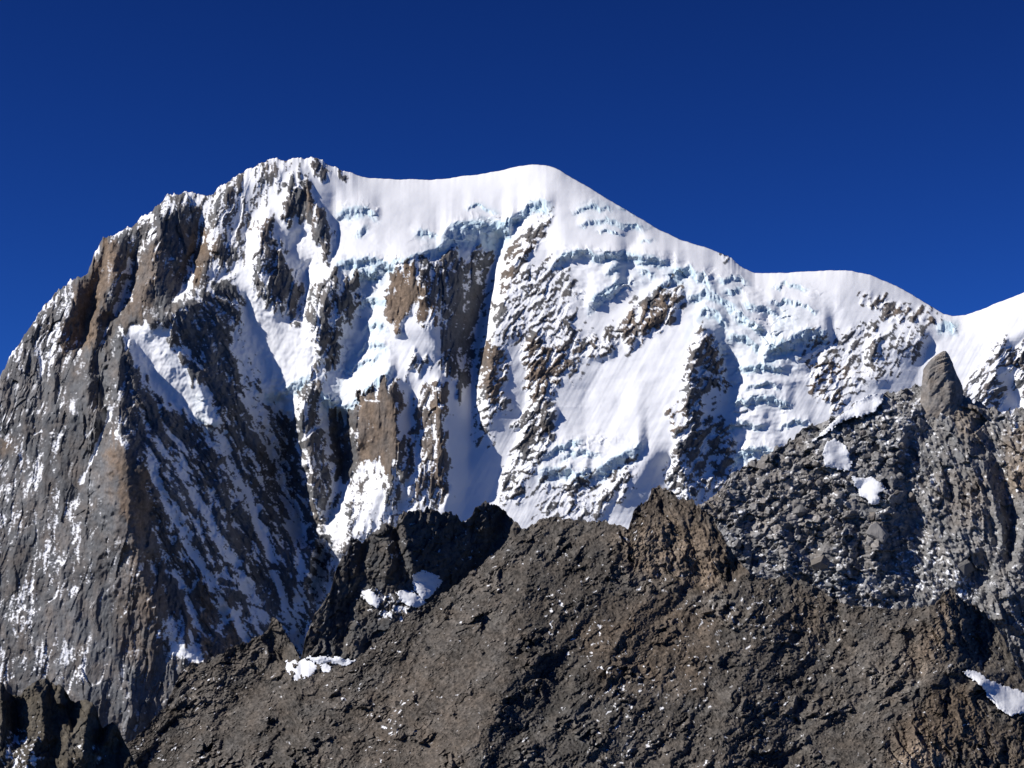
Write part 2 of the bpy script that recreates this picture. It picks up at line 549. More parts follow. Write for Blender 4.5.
# the shaded wall: diagonal snow runnels
R.poly("118,330 160,318 235,275 250,320 262,400 292,450 320,540 300,640 235,640 205,640 160,560 140,460", 0.80, 4)
R.poly("200,300 235,272 246,320 256,380 272,420 262,440 240,420 216,385 190,340", 0.86, 4)
R.poly("165,318 200,300 205,345 218,390 196,350 176,335", 0.85, 4)
R.poly("120,336 150,323 160,330 190,370 215,405 218,424 210,430 190,414 165,400 150,385 136,362", 0.02, 3)
R.poly("162,412 190,418 212,432 222,460 205,470 180,445", 0.8, 5)
R.poly("140,430 190,440 215,500 235,580 210,590 170,520 150,480", 0.72, 5)
R.stroke("213,424 232,460 252,505 272,560 290,620", 0.12, 5, 4)
R.stroke("150,462 166,500 190,545 220,600 245,640", 0.15, 4.5, 3)
R.stroke("178,460 200,505 232,560 262,620", 0.2, 5, 4)
R.stroke("255,400 275,440 290,500 305,560 296,640", 0.1, 8, 5)
R.stroke("236,330 245,380 262,415", 0.25, 6, 4)
R.poly("270,420 296,420 300,500 285,500", 0.7, 5)
R.stroke("155,530 180,580 205,650", 0.3, 3, 3)
R.poly("200,585 212,600 215,660 203,660 196,620", 0.95, 2)
R.poly("222,620 230,610 238,630 238,662 222,662", 0.95, 3)
R.stroke("220,600 226,622 240,612", 0.0, 3, 2)
R.poly("236,300 256,318 262,350 256,395 245,380", 0.12, 5)
R.poly("234,262 250,280 262,310 285,320 312,345 312,375 290,392 262,398 252,340 238,295", 0.0, 4)
# summit rock towers
R.poly("283,205 290,176 302,172 312,192 322,212 332,235 330,258 322,246 310,235 300,218 288,222", 0.86, 3)
R.poly("308,160 326,160 334,175 322,178 312,172", 0.85, 3)
R.poly("278,216 286,200 290,215 285,222", 0.9, 3)
R.poly("333,160 352,170 350,178 338,176", 0.5, 3)
R.poly("252,220 270,218 276,240 286,252 300,275 302,300 296,318 282,308 268,312 256,290 250,270 258,250", 0.80, 3)
R.poly("290,300 302,292 304,316 292,328", 0.6, 4)
R.poly("256,172 284,162 276,185 262,185", 0.42, 5)
R.poly("316,285 330,272 352,272 360,290 356,318 348,332 340,345 328,340 316,330 306,312", 0.72, 4)
R.poly("320,275 350,272 360,292 352,305 338,290 325,285", 0.72, 3)
R.poly("326,330 340,340 336,375 322,372 318,345", 0.8, 3)
R.poly("300,395 314,372 322,360 318,410 330,460 338,500 326,515 308,500 300,460 296,430", 0.72, 4)
R.poly("332,416 354,412 356,450 350,478 336,482 330,450", 0.95, 2)
# central buttresses
R.poly("388,282 398,264 412,258 420,265 430,280 438,310 440,330 424,322 410,314 395,326 388,325", 0.93, 3)
R.poly("400,258 420,262 445,300 438,305 420,285 405,272", 0.6, 3)
R.poly("418,262 440,252 458,256 475,250 482,244 492,258 486,290 478,320 475,345 470,375 460,400 450,375 440,350 440,322 434,300 426,280", 0.80, 3)
R.poly("405,312 430,300 442,310 436,325 420,325", 0.5, 4)
R.poly("430,370 450,352 462,350 470,372 462,392 452,380 440,368 420,372 402,372 412,358 430,356", 0.8, 3)
R.poly("508,262 520,240 536,222 550,212 552,222 540,240 525,255 512,275", 0.75, 3)
R.poly("500,275 520,270 560,262 576,280 572,320 590,330 580,370 556,372 548,350 530,330 505,345 486,330 490,300", 0.40, 8)
R.poly("478,345 505,345 508,380 505,410 490,405 478,395", 0.72, 5)
R.poly("476,395 500,400 495,440 480,450 470,425", 0.42, 6)
R.poly("515,335 545,340 575,360 570,378 552,385 548,405 530,398 528,375", 0.72, 5)
R.poly("530,400 552,392 556,420 545,455 530,470 514,460 515,435", 0.74, 5)
R.poly("514,450 530,465 520,500 505,505 500,485", 0.5, 6)
R.poly("575,340 605,335 640,300 670,286 684,290 680,312 660,330 630,345 606,355 585,362", 0.56, 6)
R.poly("625,315 650,296 670,288 683,294 676,312 660,328 640,340 622,345", 0.76, 4)
R.poly("356,402 362,388 385,384 402,388 398,415 402,450 388,470 378,465 358,472 352,455", 0.93, 3)
R.poly("414,395 430,385 450,385 446,420 447,450 450,490 440,505 425,500 405,485 395,470 398,455 412,440 414,420", 0.72, 4)
R.poly("340,505 362,475 395,470 400,505 420,500 440,505 446,530 400,560 340,560", 0.5, 8)
R.poly("374,480 388,470 384,500 366,530 350,545 352,530", 0.05, 4)
R.poly("396,510 406,495 416,510 404,545 395,545", 0.05, 4)
R.poly("444,505 470,440 480,460 500,470 470,520 448,545", 0.0, 4)
R.poly("302,560 315,520 330,535 336,575 325,640 300,640", 0.40, 5)
R.poly("304,545 312,540 312,620 304,640", 0.85, 3)
R.poly("540,478 590,470 600,500 590,530 550,530 535,510", 0.36, 7)
R.poly("612,470 635,452 636,470 620,500 600,520 592,505", 0.5, 5)
R.poly("560,485 588,472 598,495 585,505 565,505", 0.5, 6)
# right hand ribs
R.poly("698,332 706,325 716,345 726,365 728,385 720,382 714,392 704,390 702,420 706,450 690,460 672,460 672,445 684,410 688,375 694,350", 0.78, 4)
R.poly("664,462 690,450 704,452 712,480 700,500 672,500", 0.62, 5)
R.poly("706,420 722,415 732,440 738,475 728,490 712,490 708,455", 0.66, 4)
R.poly("664,412 676,408 680,425 670,428", 0.5, 3)
R.poly("710,392 724,395 716,420 706,425", 0.1, 3)
R.poly("806,345 815,335 850,325 905,322 932,332 925,352 895,372 865,390 850,400 825,395 808,380 804,365", 0.29, 7)
R.poly("806,365 825,362 845,372 840,385 815,382", 0.6, 4)
R.poly("815,398 842,390 846,402 840,412 822,405", 0.6, 3)
R.poly("860,297 880,298 905,306 932,310 943,315 930,319 905,317 880,310 862,301", 0.72, 2.5)
R.poly("872,335 880,334 876,352 870,358", 0.9, 2)
R.poly("720,250 735,256 738,264 724,258", 0.8, 2)
R.poly("1000,350 1040,325 1060,330 1060,400 1024,395 1010,375", 0.68, 5)
R.poly("985,370 1000,345 1005,380 1020,410 985,410 960,395 965,380", 0.55, 5)
R.poly("960,385 985,362 1000,350 1004,362 985,385 968,398", 0.35, 5)
R.poly("1002,378 1014,380 1026,410 1012,412", 0.0, 3)
R.f = np.where((U < 450) & (U > -200), blur(R.f, 3), blur(R.f, 9))
cov = np.clip(R.f, 0, 1)
cov = np.clip(cov + smooth(cov, .12, .4) * (1 - smooth(cov, .9, .98)) * .30 * fbm(U / 34, V / 40, 4, 25), 0, 1)

# --- glacier ice
IC = Field(U + fbm(U / 9, V / 9, 3, 61) * 5, V + fbm(U / 9, V / 9, 3, 71) * 5, 0.0)
for s, a in (
    ("452,222 478,216 500,220 520,212 540,200 552,203 548,212 530,215 515,225 505,240 498,258 490,262 480,256 470,258 455,260 440,258 425,256 420,248 440,243 448,235", .9),
    ("345,255 370,256 392,262 408,255 400,268 392,280 388,300 386,325 378,340 365,335 362,310 360,290 352,275 335,262", .6),
    ("320,358 340,360 345,375 340,395 352,413 330,425 322,415 318,385", .7), ("340,402 355,385 375,370 392,362 392,373 376,386 366,402 352,414", .8),
    ("368,330 384,330 382,350 365,362 350,378 340,372 352,350", .35),
    ("338,206 355,204 375,212 374,221 355,223 350,226 340,215", .6), ("357,227 368,226 367,237 359,237", .7), ("415,228 440,236 438,246 420,240", .5),
    ("468,205 480,203 498,210 496,213 482,212", .5),
    ("575,205 592,198 620,208 640,220 652,229 625,232 600,232 580,230 590,220 578,215", .55),
    ("552,262 565,250 600,250 640,253 660,262 660,275 640,290 620,285 612,295 600,300 592,305 590,295 605,283 615,270 600,262 575,258 560,263", .55),
    ("655,270 690,265 712,285 730,275 745,280 740,300 755,310 745,325 770,335 790,335 800,325 820,330 828,345 812,350 800,365 790,378 770,375 745,375 735,400 735,430 738,465 760,460 730,485 728,430 720,400 728,370 715,345 705,330 690,320 690,300 680,290", .65),
    ("600,460 615,452 640,438 645,440 640,452 622,466 604,480 596,475", .9), ("552,450 578,436 580,443 558,456", .8), ("542,460 600,468 596,480 560,486 545,476", .4),
    ("938,322 957,322 955,332 945,337 937,335", .8), ("268,388 300,376 312,376 302,395 286,408 265,398", .7),
    ("768,300 800,308 818,316 800,330 775,337", .55), ("690,315 700,325 696,340 684,345", .6), ("745,395 775,390 790,400 770,408 745,412", .45), ("735,455 760,445 775,455 760,462 738,478", .5),
    ("790,270 800,282 808,290 800,294 785,285", .4), ("164,346 190,365 216,402 218,424 206,426 185,395 170,370", .35),
):
    IC.poly(s, a, 3)
ice = np.clip(IC.f, 0, 1) * (1 - smooth(cov, 0.3, 0.6))

# --- where the ice breaks into blocks (a little wider than the blue ice)
BK = Field(U, V, 0.0)
for s, a in (
    ("335,255 410,250 430,240 450,220 500,214 552,198 555,212 520,232 500,262 420,262 395,275 388,325 375,345 360,330 355,285", 1.0),
    ("318,355 345,345 392,340 395,370 352,415 322,425", .8), ("335,200 378,208 378,225 368,240 345,228", .8), ("410,225 445,235 440,250 410,245", .7),
    ("570,200 595,194 655,226 650,236 580,234", .32), ("545,262 565,246 680,256 715,280 700,330 650,285 610,300 585,310", .9),
    ("680,265 750,275 770,300 820,310 830,345 800,385 760,395 790,405 780,455 730,490 722,400 726,365 700,325", 1.0),
    ("540,455 580,432 645,436 640,455 600,482 545,490", .9), ("935,320 960,320 955,337 936,337", .4), ("262,385 312,372 305,398 285,412", .7),
    ("770,280 830,290 835,310 770,310", .4), ("160,342 220,400 220,428 200,428", .4),
):
    BK.poly(s, a, 6)
brk = np.clip(BK.f, 0, 1) * (1 - smooth(cov, 0.4, 0.7))

# --- relief detail
rockiness = blur(smooth(cov, 0.05, 0.85), 7)
s1 = smooth(-poly_sdf(pts("125,330 235,275 262,320 300,430 330,540 300,700 200,680 150,520"), U[::1], V), -14, 14)
s2 = smooth(U, 440, 520)
sl = np.clip(1 - s1 - s2, 0, 1)
xs = U + fbm(U / 30, V / 40, 3, 81) * 4.5


def strat(shear, seed, stretch=2.4, rib=5.5, size=1.0):
    q = xs - shear * (V - 400)
    y = V / stretch
    h = ridged(q / 34, y / 34, 4, seed, 0.55) * rib
    fa, ed, _ = facet(q / (15 * size), y / (15 * size), seed + 20, 1.0, 0.8)
    h = h + fa * 4.2
    fb, eb, _ = facet(q / (6.2 * size), y / (6.2 * size) * 1.3, seed + 40, 1.0, 0.8)
    h = h + fb * 2.6
    fc, ec, _ = facet(q / 2.9, y / 2.9 * 1.5, seed + 60, 0.9, 0.8)
    h = h + fc * 1.3 + fbm(q / 2.2, y / 2.6, 2, seed + 70) * .5
    n = fbm(q / 10, y / 10, 6, seed + 80, 0.8)
    return h, n


h0, n0 = strat(-0.12, 100, 4.2, 8.0, 1.35)
xs = xs + s1 * fbm(U / 70, V / 110, 2, 83) * 11
h1, n1 = strat(0.55, 200, 3.4, 8.5, 1.15)
h2, n2 = strat(-0.42, 300, 2.0, 7.0, .72)
h3, n3 = strat(0.18, 360, 2.6, 6.5)                      # a second joint direction keeps the wall from reading as stripes
cross = smooth(fbm(U / 48, V / 48, 3, 85), -.25, .3)
det = h0 * sl + (h1 * (.45 + .45 * cross) + h3 * (.75 - .5 * cross)) * s1 + h2 * s2
pat = n0 * sl + (n1 * (.35 + .55 * cross) + n3 * (.8 - .55 * cross)) * s1 + n2 * s2
slab = Field(U, V, 1.0)
for s, a in (("98,432 118,428 140,450 158,500 150,535 136,545 110,540 95,490", .22), ("60,358 88,350 92,410 80,418 62,400", .35), ("388,282 400,268 412,275 422,320 395,326", .55),
             ("356,402 362,390 398,388 398,450 378,465 358,470", .5), ("80,285 118,242 122,262 92,345 72,345", .45), ("-80,480 20,420 84,420 100,540 125,600 120,760 -80,800", .5),
             ("120,325 150,322 218,405 218,426 190,414 150,385", .1)):
    slab.poly(s, a, 5)
det = det * slab.f
blocks_a, edge_a, _ = facet((U + fbm(U / 20, V / 20, 2, 401) * 8) / 15, (V + fbm(U / 20, V / 20, 2, 402) * 8) / 11, 400, 1.1, 1.3)
blocks_b, edge_b, _ = facet(U / 6.5, V / 5.0, 420, 1.0, 1.2)
crev = ridged((U + .5 * V) / 40, (V - .25 * U) / 9, 3, 404)
patchy = smooth(fbm(U / 36, V / 26, 3, 403), -.05, .4)
ice_d = patchy * (blocks_a * 3.0 + blocks_b * 1.3 + crev * 1.2) + fbm(U / 22, V / 13, 3, 405) * 3.2
FRONTS = (                                            # upper edge of each ice cliff, its height, how far it bulges
    ("334,263 350,257 372,258 392,263 405,258 418,252 430,250 444,243", 12, 8), ("440,236 452,224 470,219 490,222 502,221 514,214", 32, 15), ("510,218 525,206 540,200 552,202", 13, 8),
    ("336,211 352,206 368,205 378,213", 13, 7), ("354,229 367,227", 10, 6), ("466,207 480,204 498,211", 4, 3), ("415,232 428,229 440,234", 7, 4),
    ("573,211 592,204 612,207", 5, 4), ("580,223 600,216 625,220 643,226", 7, 5), ("598,229 625,230", 5, 4), ("618,205 635,211 650,219", 4, 3), ("638,237 654,239", 4, 3),
    ("550,264 565,251 580,250 600,252 640,252 652,255 670,259", 12, 8), ("588,302 600,290 612,283 622,274", 17, 9), ("606,270 622,262", 8, 5), ("672,267 690,266 703,272 714,286", 12, 8), ("640,266 655,272", 9, 5),
    ("653,287 668,280 682,276", 11, 6), ("688,294 705,290 722,296 737,306", 11, 7), ("716,276 735,277 748,281", 7, 5), ("723,288 742,290", 6, 4), ("698,306 715,310 727,321", 13, 8), ("734,311 750,316 764,327", 11, 8),
    ("743,301 760,305 777,313", 8, 6), ("728,331 745,335 762,346", 11, 7), ("762,353 780,342 800,332 820,326 830,330", 18, 11), ("738,367 760,362 787,369", 8, 5), ("732,402 750,396 770,395 792,403", 9, 6),
    ("726,427 745,420 767,426", 8, 5), ("733,457 750,447 765,446 780,453", 12, 8), ("742,478 759,464", 12, 6), ("768,302 785,297 800,300 817,309", 6, 4), ("773,284 790,283 807,287", 5, 3), ("745,385 765,380 780,386", 6, 4),
    ("700,345 715,352 722,372", 12, 6), ("780,425 800,418 812,422", 7, 4), ("543,454 560,446 582,438", 8, 5), ("538,471 560,466 575,472 592,468", 15, 8), ("594,470 612,458 628,450 644,440", 18, 10), ("560,456 580,450 600,452", 8, 4),
    ("316,386 330,400 340,409 352,402 362,392 375,380 394,367", 15, 9), ("343,374 360,362 382,352", 7, 4), ("263,393 280,392 296,382 314,373", 13, 8), ("936,324 948,321 958,325", 12, 6), ("196,414 210,424 222,420", 8, 4),
    ("350,277 365,270 382,272", 12, 7), ("358,302 372,296 390,300", 12, 7), ("364,327 376,322 388,325", 9, 6), ("353,352 372,341 388,346", 9, 5),
)
fw = fbm(U / 7, V / 30, 3, 431) * 4.5 + fbm(U / 26, V / 40, 2, 432) * 4 + (hash01(np.floor((U + fbm(U / 9, V / 9, 2, 434) * 3) / 5.5).astype(np.int64), np.zeros(U.shape, np.int64), 433) - .5) * 3.0
front, blue = np.zeros(U.shape), np.zeros(U.shape)
for path, hgt, amp in FRONTS:
    P = pts(path)
    k = np.nonzero((U > P[0, 0] - 6) & (U < P[-1, 0] + 6) & (V > P[:, 1].min() - 60) & (V < P[:, 1].max() + hgt + 14))
    uu = U[k]
    end = smooth(np.minimum(uu - P[0, 0], P[-1, 0] - uu), -5, 7)
    w = V[k] + fw[k] - np.interp(uu, P[:, 0], P[:, 1])
    w0 = V[k] - np.interp(uu, P[:, 0], P[:, 1])
    o_ = np.where(w < 0, np.exp(np.minimum(w + (w0 - w) * smooth(-w, 0, 10), 0) / 18.0), 1 - smooth(w, 0, hgt * .9)) * amp * end
    front[k] += o_
    blue[k] = np.maximum(blue[k], smooth(w, -1.0, 1.0) * (1 - smooth(w, hgt * .75, hgt * 1.1)) * end)
snow_wave = fbm(U / 60, V / 36, 3, 440) * 3.0 + fbm((U + 0.55 * V) / 6, V / 70, 3, 450) * (.12 + .3 * smooth(V, 280, 340)) + fbm(U / 9, V / 5, 3, 455) * .22
roll = np.interp(U, [0, 250, 300, 350, 390, 1100], [.05, .2, .4, .8, 1, 1])
crest = -(10 + 24 * roll) * (1 - np.exp(-M.below / (5 + 9 * roll)))
crest = crest - crest.min()
free = 1 - smooth(cov, .35, .7)
ice = np.clip(.46 * ice * (.5 + .9 * patchy) + blue * (.62 + .5 * fbm(U / 5, V / 11, 3, 408)) * free, 0, 1)
M.d = base - rel + crest - (det + 2.0) * (0.02 + 0.98 * rockiness) - ice_d * brk - front * free - blocks_b * 1.4 * blue * free - snow_wave * (1 - rockiness)

# --- where snow lies: coverage, shelves, wind pattern
def zs(a):
    return (a - a.mean()) / (a.std() + 1e-9)


def rank01(a):
    r = np.empty(a.size)
    r[np.argsort(a, axis=None)] = np.linspace(0, 1, a.size)
    return r.reshape(a.shape)


_, dv = M.grad(blur(det, 2))
_, dv2 = M.grad(blur(det, 14))
hollow = zs(np.clip(blur(det, 40) - blur(det, 2), -4, 4))
score = 0.75 * zs(np.clip(dv, -1.5, 1.5)) + 0.55 * zs(np.clip(dv2, -1, 1)) + 0.8 * hollow + 0.75 * zs(pat) + 0.45 * zs(fbm(U / 2.4, V / 2.0, 2, 470))
pu = 1 - rank01(score) * .999
pu = 1 - pu                                                     # 1 where snow settles first
dust = np.interp(U, [0, 150, 260], [.13, .10, .06])             # thin wind-blown powder on the big left wall
rock = smooth((cov - pu) / dust, -1, 1)
rock = np.where(cov < 0.03, 0, np.where(cov > 0.985, np.maximum(rock, 0.9), rock))
snow = 1 - rock

# --- rock colour: warm granite pillars, cold gneiss elsewhere; shaded walls greyed to paint in their shade
BR = Field(wu, wv, 0.14)
for s, a in (
    ("80,285 100,255 118,240 122,262 108,300 92,345 70,350 58,345", .95), ("140,260 160,240 165,270 150,310 128,320 112,330", .6), ("186,232 218,222 216,258 200,282 188,276", .85),
    ("388,282 400,264 415,264 425,285 440,310 440,330 424,322 395,326 386,325", 1.0), ("255,222 270,220 272,240 256,245", .8), ("306,185 318,205 320,220 306,218", .9),
    ("355,402 362,388 402,388 400,450 388,470 358,472", .75), ("414,395 430,385 450,385 447,450 450,490 425,500 405,485", .6), ("515,335 575,350 570,378 552,385 548,405 528,398", .75),
    ("480,345 505,345 508,390 490,405 478,385", .8), ("622,315 684,286 684,300 660,330 622,345", .7), ("806,360 850,362 840,390 806,385", .9), ("815,395 846,392 844,412 822,408", .7),
    ("700,328 712,330 726,365 728,385 716,380 704,352", .75), ("664,405 682,405 682,430 668,428", .9), ("105,450 120,440 135,470 140,530 134,548 118,500", .95), ("115,440 158,480 152,535 138,545", .8),
    ("200,580 216,600 216,670 202,665", .9), ("218,610 240,615 240,670 220,668", .95), ("130,540 165,560 170,620 150,680 120,640", .5), ("0,440 10,440 8,460 0,460", .8),
    ("200,420 222,440 215,470 198,450", .6), ("560,340 605,335 600,360 570,368", .5), ("475,255 530,240 550,215 552,222 520,262 505,300", .5), ("860,297 943,312 943,320 900,318", .6),
    ("180,610 196,590 200,660 190,670", .6), ("440,262 492,240 492,290 478,345 470,400 450,375 442,320", 0), ("160,318 235,275 262,400 300,450 330,540 300,660 220,600 160,480 170,440 225,430", .02),  # last two: brown removed on the shaded walls, cold shade put into the colour
):
    BR.poly(s, a, 6)
brown = np.clip(BR.f + fbm(U / 14, V / 22, 4, 480) * 0.55, 0, 1)
val = 1.0 + 0.42 * fbm(U / 40, V / 60, 3, 490) + 0.30 * fbm(U / 5, V / 9, 4, 495, 0.7)
val *= np.where(U < 250, 1.0, 1.0)
val = np.clip(val, 0.35, 1.8)

MAT_MTN = rock_snow_material("mountain_rock_and_snow", ((0.094, 0.098, 0.103), (0.155, 0.157, 0.160)), ((0.135, 0.100, 0.072), (0.225, 0.165, 0.118)), D_MTN / F, 0.3, 0.3)

mountain = bpy.data.objects.new("mountain", None)
COL.objects.link(mountain)
tag(mountain, "high snow covered mountain with rock buttresses and icefalls below a rounded white summit", "mountain", kind="structure")
part = np.zeros(U.shape, np.int8)                 # 0 rock wall, 1 snow dome, 2 icefall, 3 snow slope, 4 hanging glacier
PW = (U + fbm(U / 20, V / 20, 3, 501) * 8, V + fbm(U / 20, V / 20, 3, 511) * 8)
for pid, s in (
    (3, "440,560 470,430 480,260 560,240 700,262 840,270 1110,240 1110,800 440,800"),
    (1, "332,150 400,150 560,150 760,268 730,268 700,262 640,252 562,246 550,208 500,216 450,222 430,248 345,256 334,225"),
    (2, "655,258 745,268 770,300 830,312 828,350 800,385 790,405 780,460 730,492 722,400 728,365 700,325 690,295"),
    (4, "120,334 150,322 160,330 190,368 216,402 219,425 208,430 188,416 150,386"),
):
    part[poly_sdf(pts(s), PW[0], PW[1]) < 0] = pid
M.build(["rock_wall", "snow_dome", "icefall", "snow_slope", "hanging_glacier"], MAT_MTN,
        {'snow': snow, 'brown': brown, 'value': val, 'ice': ice}, back=26, run=22, fall=0.75, parent=mountain, part_of=part)
for o in mountain.children:
    lab = {"rock_wall": "dark grey and brown rock wall streaked with snow", "snow_dome": "smooth rounded white summit dome",
           "icefall": "broken pale blue icefall", "snow_slope": "steep white snow slope with rock ribs", "hanging_glacier": "small glacier tongue on the shaded wall"}
    o['label'] = lab[o.name.split('.')[0]]

# ------------------------------------------------------------------ 2  boulder ridge in the middle distance (right)
D_RDG = 2200.0
RDG_TOP = ("600,600 660,550 690,512 706,500 716,494 722,486 728,476 740,470 752,462 760,458 775,448 790,440 800,432 815,424 830,418 845,411 855,403 870,399 885,394 "
           "900,390 915,386 930,386 945,388 958,392 968,399 985,407 1000,411 1012,412 1024,407 1064,395 1110,402 1170,420 1240,412")
RD = Sheet(RDG_TOP, 610, 1220, 800, D_RDG, 0.8,
           lambda u: fbm(u / 6, u * 0 + 2.2, 4, 601, 0.65) * 5 + (hash01(np.floor(u / 4.3).astype(int), np.floor(u / 4.3).astype(int), 5) - .5) * 3.5)
U, V = RD.U, RD.V
RDG_LINES = [
    "935,392,12 908,420,20 896,455,20 892,500,18 880,530,24 878,560,22", "906,440,6 904,480,4 912,520,-4 918,545,-8 908,585,-2",
    "930,420,6 935,470,10 940,520,10", "975,400,18 966,430,26 986,480,30 1002,530,28 1002,560,18", "980,420,4 996,470,-2 1010,520,-6 1010,560,-10",
    "968,440,24 982,490,24 992,540,20", "974,450,8 988,500,6 996,545,4",
    "1045,400,26 1034,500,30 1014,565,26 1004,610,22 996,660,20", "760,472,10 778,520,14 788,570,10", "800,520,2 812,570,0", "822,440,12 832,520,16 846,570,12", "858,520,4 862,570,0",
    "725,490,4 735,540,6", "745,500,-2 752,540,-2", "876,520,18 872,548,16", "896,535,2 890,555,0", "960,548,16 954,580,14", "975,560,2 980,580,0",
]
base = np.interp(V, [380, 460, 580, 720, 800], [150, 70, -20, -90, -140])
rel = relief(RDG_LINES, 600, 1230, 370, 810, U, V)
rb = smooth(U, 880, 930)                                   # bedrock on the right, loose boulders on the left
wx, wy = U + fbm(U / 14, V / 14, 3, 611) * 6, V + fbm(U / 14, V / 14, 3, 621) * 6
fa, ea, ra = facet(wx / 13, wy / 10, 630, 0.9, 1.5)
fb, eb, r_b = facet(U / 8.6 + V / 36, V / 7.0 - U / 36, 640, 1.2, 1.6)
fc, ec, rc = facet(U / 4.2, V / 3.4, 650, 1.0, 1.4)
f5, e5, r5 = facet(U / 2.0, V / 1.8, 655, 1.0, 1.2)
fB, eB, rB = facet(wx / 24, wy / 18, 635, .9, 1.5)
mixb = smooth(fbm(U / 40, V / 34, 3, 636), -.2, .3)
cleft = ridged((U + .35 * V) / 58, (V - .2 * U) / 40, 4, 637, .55)
calm = smooth(fbm(U / 30, V / 26, 3, 638), .05, .35)              # clean slabs without rubble
bould = cleft * 8.0 + (fB * 8.0 * mixb + fa * (3.0 + 3.0 * mixb) + fb * 4.4 + fc * (1.0 + 1.2 * (1 - mixb)) + f5 * .5 - smooth(ea, .12, 0) * 1.6 - smooth(eb, .14, 0) * 1.1) * (1 - .65 * calm)
q = U - 0.32 * (V - 450)
bed = ridged(q / 30, V / 60, 4, 660) * 7.5 + facet(q / 17, V / 26, 668, 1.1, 1.4)[0] * 6 + facet(q / 8, V / 12, 670, 1.1, 1.2)[0] * 4.2 + facet(q / 3.8, V / 5, 680, 1, 1.1)[0] * 2.2 + fc * 1.3
det = bould * (1 - rb) + bed * rb
RD.d = base - rel - det + 6 * np.exp(-RD.below / 6.0)
RD.ds = blur(RD.d, 40)
C_ = Field(wx, wy, 0.03)
for s, a in (
    ("860,405 900,395 920,410 905,450 880,440 860,425", .30), ("900,430 940,420 955,470 930,520 905,500", .16), ("890,560 925,520 950,560 970,595 940,600 900,590", .30), ("945,570 970,580 980,598 960,600", .5),
    ("760,560 880,560 900,620 780,640", .22), ("815,440 850,420 870,440 850,480 820,480", .16), ("720,520 760,510 770,560 730,560", .14), ("985,430 1024,420 1024,520 1000,500", .12),
    ("900,400 925,398 925,415 905,415", .4), ("1004,420 1016,414 1022,424 1008,430", .6),
):
    C_.poly(s, a * .72, 7)
cov = np.clip(C_.f, 0, 1)
_, dv = RD.grad(blur(det, 1))
pu = uniformize(fbm(wx / 5, wy / 4, 5, 690, .65) + .12 * 0, 0.28)
snow = smooth(cov + .02 - pu + 0.16 * np.tanh(dv * 1.2) - .04, -.14, .12)
B = Field(wx, wy, 0.12)
for s, a in (("1005,430 1064,410 1064,480 1010,500 1002,460", .8), ("955,480 985,470 985,520 960,520", .55), ("945,395 985,405 985,450 955,430", .6), ("740,470 800,440 860,500 820,560 760,540", .28), ("870,520 890,518 886,552 866,548", .4), ("930,470 960,470 955,520 930,515", .35),
             ("700,495 730,480 735,520 705,520", .4)):
    B.poly(s, a, 7)
brown = np.clip(B.f + fbm(U / 12, V / 14, 4, 700) * .4, 0, 1)
val = 1 + .35 * fbm(U / 40, V / 40, 3, 705) + .5 * (r_b - .5) * (1 - rb) + .35 * (ra - .5) * (1 - rb) + .22 * (rc - .5) + .22 * fbm(U / 4, V / 4, 3, 706)
val = np.clip(val, .35, 1.8)
MAT_RDG = rock_snow_material("ridge_rock", ((0.155, 0.158, 0.160), (0.25, 0.248, 0.242)), ((0.175, 0.14, 0.105), (0.27, 0.215, 0.165)), D_RDG / F, 0.3, 0.35)
o = RD.build("boulder_ridge", MAT_RDG, {'snow': snow, 'brown': brown, 'value': val, 'ice': snow * 0}, back=22, run=12, fall=.9)
tag(o, "grey ridge of heaped boulders and bedrock in front of the snow mountain", "ridge", kind="structure")

# ------------------------------------------------------------------ 3  black crag below the snow face
D_CRG = 1500.0
CRG_TOP = ("230,760 270,700 290,680 302,655 306,635 312,620 322,604 330,590 335,572 342,558 348,550 350,542 356,538 364,540 370,537 376,529 382,524 390,523 396,527 399,517 404,512 412,511 430,510 "
           "445,512 455,514 461,520 466,523 471,519 475,509 481,504 487,502 494,503 500,508 508,515 516,521 526,531 548,548 580,580 620,620")
CR = Sheet(CRG_TOP, 240, 610, 740, D_CRG, 0.75,
           lambda u: (fbm(u / 7, u * 0 + 6.2, 4, 801, 0.6) * 5 + (hash01(np.floor(u / 3.4).astype(int), np.floor(u / 3.4).astype(int), 8) - .5) * 4) * np.interp(u, [300, 340, 520, 560], [.3, 1, 1, .2]))
U, V = CR.U, CR.V
CRG_LINES = [
    "337,574,20 324,608,20 312,640,18 300,670,14", "350,550,18 352,575,14", "366,545,2 360,580,0 350,620,4", "340,600,6 345,640,6", "352,640,18 362,662,20", "368,640,2 366,660,2",
    "384,528,22 388,556,30 386,576,28", "396,530,10 400,560,8 402,580,4", "402,516,40 406,545,38 412,572,30", "505,512,-46 492,545,-52 470,580,-44 448,600,-30",
    "466,524,-20 462,560,-24", "486,503,-16 482,530,-26", "470,524,-30 474,550,-34", "372,592,14 392,620,16 405,640,14", "420,585,4 440,600,0 420,620,0",
    "380,585,8 400,610,12 420,625,8",
]
base = np.interp(V, [500, 600, 740], [70, 0, -110])
rel = relief(CRG_LINES, 230, 620, 495, 745, U, V, cell=2.0, reach=50)
wx, wy = U + fbm(U / 14, V / 14, 3, 811) * 5, V + fbm(U / 14, V / 14, 3, 821) * 5
q = wx + 0.25 * (V - 550)
det = ridged(q / 22, V / 48, 3, 830) * 5.5 + facet(q / 9, V / 15, 840, 1, 1)[0] * 4.5 + facet(q / 4, V / 5.5, 850, 1, 1)[0] * 2.2 + facet(q / 2.2, V / 2.6, 855, 1, 1)[0] * .9
CR.d = base - rel - det
CR.ds = blur(CR.d, 30)
C_ = Field(wx, wy, 0.02)
